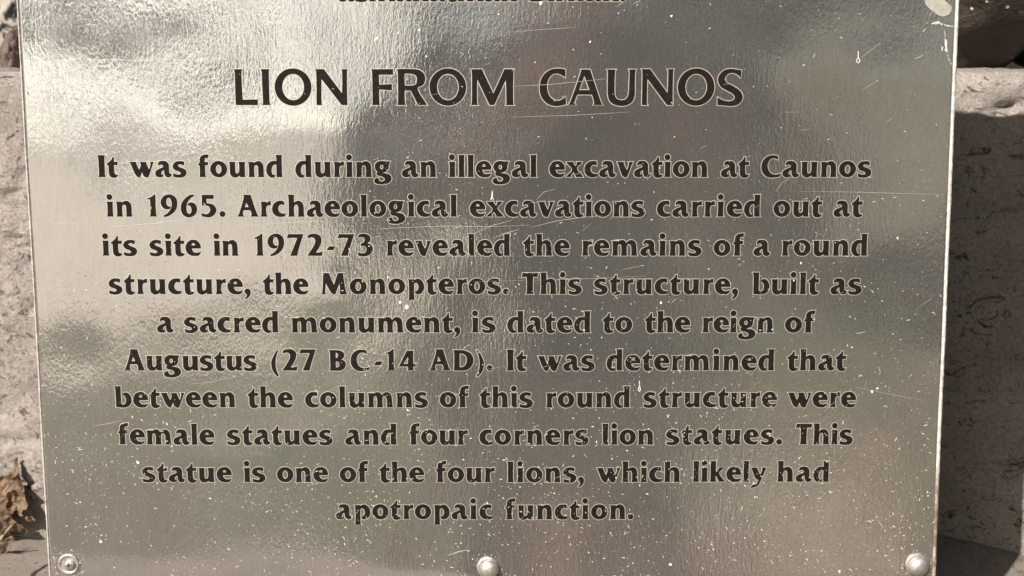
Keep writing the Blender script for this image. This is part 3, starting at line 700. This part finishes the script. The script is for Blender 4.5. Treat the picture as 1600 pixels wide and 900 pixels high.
def crumpled_leaf(outline, Y0, amp, seed, lean, label, ribs):
    ol = []
    for k in range(len(outline)):
        a, b = Vector(outline[k]), Vector(outline[(k + 1) % len(outline)]); n = max(1, int((b - a).length / 2.2))
        for q in range(n):
            p = a.lerp(b, q / n); p += Vector((noise.noise(Vector((p.x * .22, p.y * .22, seed))), noise.noise(Vector((p.x * .22, p.y * .22, seed + 9))))) * 1.6; ol.append(p)
    pts = list(ol); xs = [p.x for p in ol]; ys = [p.y for p in ol]
    y = min(ys)
    while y < max(ys):
        x = min(xs)
        while x < max(xs): pts.append(Vector((x + random.uniform(-.4, .4), y + random.uniform(-.4, .4)))); x += 1.6
        y += 1.6
    co, _, fa, *_ = delaunay_2d_cdt(pts, [], [list(range(len(ol)))], 1, 1e-4)
    cx, cy = sum(xs) / len(xs), sum(ys) / len(ys); vs = []
    for p in co:
        q = Vector((p.x * 0.034, p.y * 0.034, seed))
        d = amp * (1.1 * (1 - 2 * abs(noise.noise(q))) + 0.55 * (1 - 2 * abs(noise.noise(q * 2.1 + Vector((7, 3, 0))))) + 0.10 * noise.noise(q * 6))
        vs.append(at(p.x, p.y, Y0 - d + lean * (cy - p.y) / 100 * 0.04))
    root = empty('dry_leaf', at(cx, cy, Y0)); tag(root, label, 'dry leaf', 'dry leaves on the ledge')
    bl = mesh_obj('blade', vs, [tuple(f) for f in fa], M['leaf'], root, False)
    md = bl.modifiers.new('thick', 'SOLIDIFY'); md.thickness = 0.0004
    lk = {(round(p.x), round(p.y)): v for p, v in zip(co, vs)}
    for rb in ribs:
        ps = []
        for (px_, py_) in rb:
            k_ = min(range(len(co)), key=lambda i: (co[i].x - px_) ** 2 + (co[i].y - py_) ** 2); ps.append(vs[k_] + Vector((0, -0.0003, 0)))
        tube('vein', ps, 0.00045, 0.0002, M['twig'], root, 6)
crumpled_leaf([(28, 714), (27, 722), (31, 738), (33, 752), (37, 764), (40, 778), (44, 790), (42, 796), (36, 797), (33, 803), (37, 806), (30, 806), (28, 797), (22, 799), (16, 808), (6, 811), (-8, 818), (-40, 818), (-64, 792), (-52, 762), (-22, 748), (0, 744), (10, 743), (18, 738), (23, 728), (22, 719)],
              0.1185, 0.0036, 2.3, 0.25, 'large crumpled brown leaf standing with its tip up', [[(-50, 800), (-20, 785), (5, 770), (20, 745), (26, 720)], [(5, 770), (20, 785), (38, 792)]])
crumpled_leaf([(7, 803), (18, 808), (27, 817), (38, 823), (45, 830), (43, 833), (32, 831), (20, 829), (12, 832), (2, 836), (-18, 842), (-48, 834), (-40, 812), (-10, 806)],
              0.119, 0.0030, 5.1, -0.5, 'narrow pale brown leaf lying across the foot of the largest leaf', [[(-40, 825), (0, 818), (40, 829)]])
crumpled_leaf([(2, 849), (8, 842), (17, 838), (23, 840), (21, 847), (14, 850), (17, 858), (10, 866), (2, 872), (-14, 884), (-34, 868), (-20, 852)],
              0.104, 0.0040, 8.6, -0.5, 'small dark curled leaf at the bottom left below the pale twig', [[(-20, 868), (5, 852), (20, 842)]])
crumpled_leaf([(34, 803), (40, 800), (52, 808), (57, 812), (50, 815), (42, 814)], 0.118, 0.002, 3.3, -0.4, 'tiny curled leaf scrap beside the lower leaf, nearest the plaque', [])
tg_ = tube('dry_twig', [at(-20, 852, 0.03), at(0, 842, 0.032), at(10, 833, 0.034), at(19, 822, 0.036)], 0.0018, 0.0011, M['twig'], None, 8, 0.3)
tag(tg_, 'short pale yellowish twig lying on the brown leaves', 'twig')
st_ = tube('dry_stick', [at(-60, 905, 0.02) , at(-20, 868, 0.05), at(10, 850, 0.07)], 0.0016, 0.0010, M['twig'], None, 8, 0.3)
tag(st_, 'thin brown stick at the left edge below the leaves', 'stick')

# ------------------------------------------------------------------ what the sheet mirrors: ground, path, trees, photographer; two trees added to block sky
GZ = -0.62
def m_ground():
    m, nt, b = mat('grass_and_litter'); v = coords(nt)
    f = tex(nt, 30, 6, 0.7, v); bl = tex(nt, 1.9, 4, 0.6, v, 0.6); pk = tex(nt, 2.4, 4, 0.5, coords(nt, (1, 1, 1), (0, 0, 0.9)), 0.5)
    grass = ramp(nt, f, [(0.3, (0.035, 0.065, 0.018)), (0.7, (0.085, 0.13, 0.04))])
    dry = ramp(nt, f, [(0.3, (0.10, 0.085, 0.06)), (0.7, (0.19, 0.155, 0.115))])
    litter = ramp(nt, f, [(0.3, (0.22, 0.13, 0.09)), (0.7, (0.40, 0.27, 0.205))])
    col = mix(nt, ramp(nt, bl, [(0.46, 0.0), (0.54, 1.0)]), grass, dry)
    col = mix(nt, ramp(nt, pk, [(0.52, 0.0), (0.58, 1.0)]), col, litter)
    pale = ramp(nt, tex(nt, 2.0, 3, 0.5, coords(nt, (1, 1, 1), (0, 0, 0.6))), [(0.56, 0.0), (0.61, 1.0)])
    col = mix(nt, pale, col, (0.40, 0.35, 0.28))
    nt.links.new(col, b.inputs['Base Color']); b.inputs['Roughness'].default_value = 0.95
    nt.links.new(bump(nt, f, 0.03), b.inputs['Normal']); return m
S_ = 250
tag(mesh_obj('ground', [(-S_, -S_, GZ), (S_, -S_, GZ), (S_, S_, GZ), (-S_, S_, GZ)], [(0, 1, 2, 3)], m_ground()), kind='structure')
pp = [(-0.50, -4.4), (-0.65, -7.5), (-1.1, -14), (-2.0, -40), (-60, -40), (-60, -5.2), (-6, -4.9), (-2.4, -4.2)]
M['gravel'] = m_simple('pale_gravel', (0.56, 0.51, 0.44), 0.95, 0, 0.15, 9, 0.01)
tag(mesh_obj('path', [(x, y, GZ + 0.004) for x, y in pp], [tuple(range(len(pp)))[::-1]], M['gravel']), kind='structure')

def tree(x, y, h, cr, seed, label, vr=0.42):
    rnd = random.Random(seed); root = empty('tree', (x, y, GZ)); tag(root, label, 'tree', 'trees beyond the path')
    tube('trunk', [(x, y, GZ), (x + 0.1, y, GZ + h * 0.3), (x - 0.05, y + 0.1, GZ + h * 0.65)], 0.22, 0.10, M['bark'], root, 10)
    vs, fs = [], []
    for k in range(int(420 * cr * cr)):
        d = Vector((rnd.gauss(0, 1), rnd.gauss(0, 1), rnd.gauss(0, 1))).normalized() * (rnd.random() ** 0.4)
        cl = 1 + 0.45 * noise.noise(d * 2.2 + Vector((seed, 0, 0)))
        c_ = Vector((x + d.x * cr * cl, y + d.y * cr * cl, GZ + h * 0.66 + d.z * h * vr * cl))
        s_ = rnd.uniform(0.13, 0.28); a = Vector((rnd.gauss(0, 1), rnd.gauss(0, 1), rnd.gauss(0, 1))).normalized(); b = a.orthogonal().normalized()
        n = len(vs); vs += [c_ + a * s_, c_ + b * s_ * 0.6, c_ - a * s_, c_ - b * s_ * 0.6]; fs.append((n, n + 1, n + 2, n + 3))
    mesh_obj('crown', vs, fs, M['foliage'], root)
TREES = [(2.6, -3.4, 8.8, 3.3, 'bushy green tree added close behind the photographer on the right to block sky light'), (1.2, -9.0, 6.5, 2.6, 'bushy green tree straight behind the photographer'),  # the first, close one is added, its wide crown cutting sky fill on the stone
         (6.5, -8.0, 7.0, 3.2, 'broad green tree at the far right of the lawn'), (5.0, -18.0, 9.0, 3.6, 'tall green tree far behind on the right'),
         (-5.0, -0.3, 6.0, 2.2, 'round green tree added beside the ledge on the left to block sky light'), (-8.2, -24.0, 4.6, 2.9, 'low spreading tree beyond the pale path')]  # the one beside the ledge is unseen, added to hold back sky light
for k, (x, y, h, cr, lb) in enumerate(TREES): tree(x, y, h, cr, 40 + k, lb, 0.17 if h < 5 else 0.32 if h > 8 and y > -5 else 0.42)

def skin(name, J, E, m, parent, sub=2):
    vs = [J[k][0] for k in J]; ix = {k: i for i, k in enumerate(J)}
    me = bpy.data.meshes.new(name); me.from_pydata([tuple(Vector(v) - parent.location) for v in vs], [(ix[a], ix[b]) for a, b in E], [])
    o = bpy.data.objects.new(name, me); COL.objects.link(o); o.parent = parent
    md = o.modifiers.new('skin', 'SKIN')
    sv = me.skin_vertices[0].data
    for k, i in ix.items():
        r = J[k][1]; sv[i].radius = (r, r) if not isinstance(r, tuple) else r
    sv[0].use_root = True
    md.use_smooth_shade = True
    s = o.modifiers.new('sub', 'SUBSURF'); s.levels = sub; s.render_levels = sub
    me.materials.append(m); return o
PX, PY = 0.07, -1.10
person = empty('person', (PX, PY, GZ))
tag(person, 'person in a grey jacket kneeling and holding up a camera', 'person')
def z_(h): return GZ + h
J = {'pelvis': ((PX, PY, z_(.50)), (.15, .11)), 'waist': ((PX, PY + .01, z_(.68)), (.14, .10)), 'chest': ((PX, PY + .02, z_(.86)), (.16, .11)),
     'neck': ((PX, PY + .05, z_(1.02)), .055), 'skull': ((PX, PY + .08, z_(1.10)), .075), 'head': ((PX, PY + .09, z_(1.17)), .088), 'crown': ((PX, PY + .08, z_(1.24)), .06),
     'nose': ((PX, PY + .185, z_(1.145)), .012)}
E = [('pelvis', 'waist'), ('waist', 'chest'), ('chest', 'neck'), ('neck', 'skull'), ('skull', 'head'), ('head', 'crown'), ('head', 'nose')]
for s, nm in ((-1, 'l'), (1, 'r')):
    hx = 0.03 if s < 0 else 0.150; hz = 0.275 if s < 0 else 0.245
    J['sh' + nm] = ((PX + s * .19, PY + .02, z_(.93)), .06); J['el' + nm] = ((PX + s * .27, PY + .18, z_(.72)), .045); J['wr' + nm] = ((hx + s * .03, -.70, hz - .045), .028)
    J['pa' + nm] = ((hx + s * .012, -.650, hz - .01), (.030, .018))
    E += [('chest', 'sh' + nm), ('sh' + nm, 'el' + nm), ('el' + nm, 'wr' + nm), ('wr' + nm, 'pa' + nm)]
    for f in range(4):
        a, b = 'f%d%s' % (f, nm), 'g%d%s' % (f, nm)
        J[a] = ((hx - s * .004, -.612 - f * .001, hz + .024 - f * .018), .0085); J[b] = ((hx - s * (.026 - .003 * f), -.606, hz + .020 - f * .018), .0075)
        E += [('pa' + nm, a), (a, b)]
    J['th' + nm] = ((hx - s * .018, -.655, hz - .030), .0095); J['ti' + nm] = ((hx - s * .034, -.650, hz - .012), .008); E += [('pa' + nm, 'th' + nm), ('th' + nm, 'ti' + nm)]
    J['hip' + nm] = ((PX + s * .10, PY, z_(.46)), .085); J['kn' + nm] = ((PX + s * .14, PY + .17, z_(.085)), .058); J['an' + nm] = ((PX + s * .13, PY - .26, z_(.06)), .04); J['to' + nm] = ((PX + s * .13, PY - .36, z_(.03)), .03)
    E += [('pelvis', 'hip' + nm), ('hip' + nm, 'kn' + nm), ('kn' + nm, 'an' + nm), ('an' + nm, 'to' + nm)]
skin('body', J, E, M['skin'], person)
jk = {k: (J[k][0], tuple(r * 1.16 + .012 for r in J[k][1]) if isinstance(J[k][1], tuple) else J[k][1] * 1.12 + .012) for k in ('neck', 'chest', 'waist', 'pelvis', 'shl', 'ell', 'shr', 'elr')}
jk['neck'] = ((PX, PY + .035, z_(.985)), .075); jk['hem'] = ((PX, PY, z_(.47)), (.17, .135))
for nm in 'lr': jk['cu' + nm] = (tuple(Vector(J['wr' + nm][0]).lerp(Vector(J['el' + nm][0]), .12)), .038)
skin('jacket', jk, [('neck', 'chest'), ('chest', 'waist'), ('waist', 'pelvis'), ('pelvis', 'hem'), ('chest', 'shl'), ('shl', 'ell'), ('ell', 'cul'), ('chest', 'shr'), ('shr', 'elr'), ('elr', 'cur')], M['jacket'], person)
tr_ = {k: (J[k][0], tuple(r * 1.06 + .006 for r in J[k][1]) if isinstance(J[k][1], tuple) else J[k][1] * 1.10 + .010) for k in ('pelvis', 'hipl', 'knl', 'anl', 'hipr', 'knr', 'anr')}
skin('trousers', tr_, [('pelvis', 'hipl'), ('hipl', 'knl'), ('knl', 'anl'), ('pelvis', 'hipr'), ('hipr', 'knr'), ('knr', 'anr')], M['trousers'], person)
hj = {'a': ((PX, PY + .045, z_(1.20)), .085), 'b': ((PX, PY + .07, z_(1.265)), .062), 'c': ((PX, PY + .01, z_(1.13)), .07)}
skin('hair', hj, [('a', 'b'), ('a', 'c')], M['hair'], person)
cm = empty('photo_camera', (0.06, -0.635, 0.225)); tag(cm, 'black compact camera held up by the kneeling person', 'camera')
bm = bmesh.new(); bmesh.ops.create_cube(bm, size=1.0, matrix=Matrix.Translation((0.030, 0, 0)) @ Matrix.Diagonal((0.125, 0.034, 0.072, 1)))
bmesh.ops.bevel(bm, geom=bm.edges[:], offset=0.006, segments=3, affect='EDGES')
me = bpy.data.meshes.new('camera_body'); bm.to_mesh(me); bm.free(); me.materials.append(M['blackplastic']); o = bpy.data.objects.new('camera_body', me); COL.objects.link(o); o.parent = cm
lathe('lens', [(0.026, -0.05 + 0.05), (0.026, 0.0), (0.024, 0.001)], Vector((0, -0.60, 0.225)), M['blackplastic'], cm)
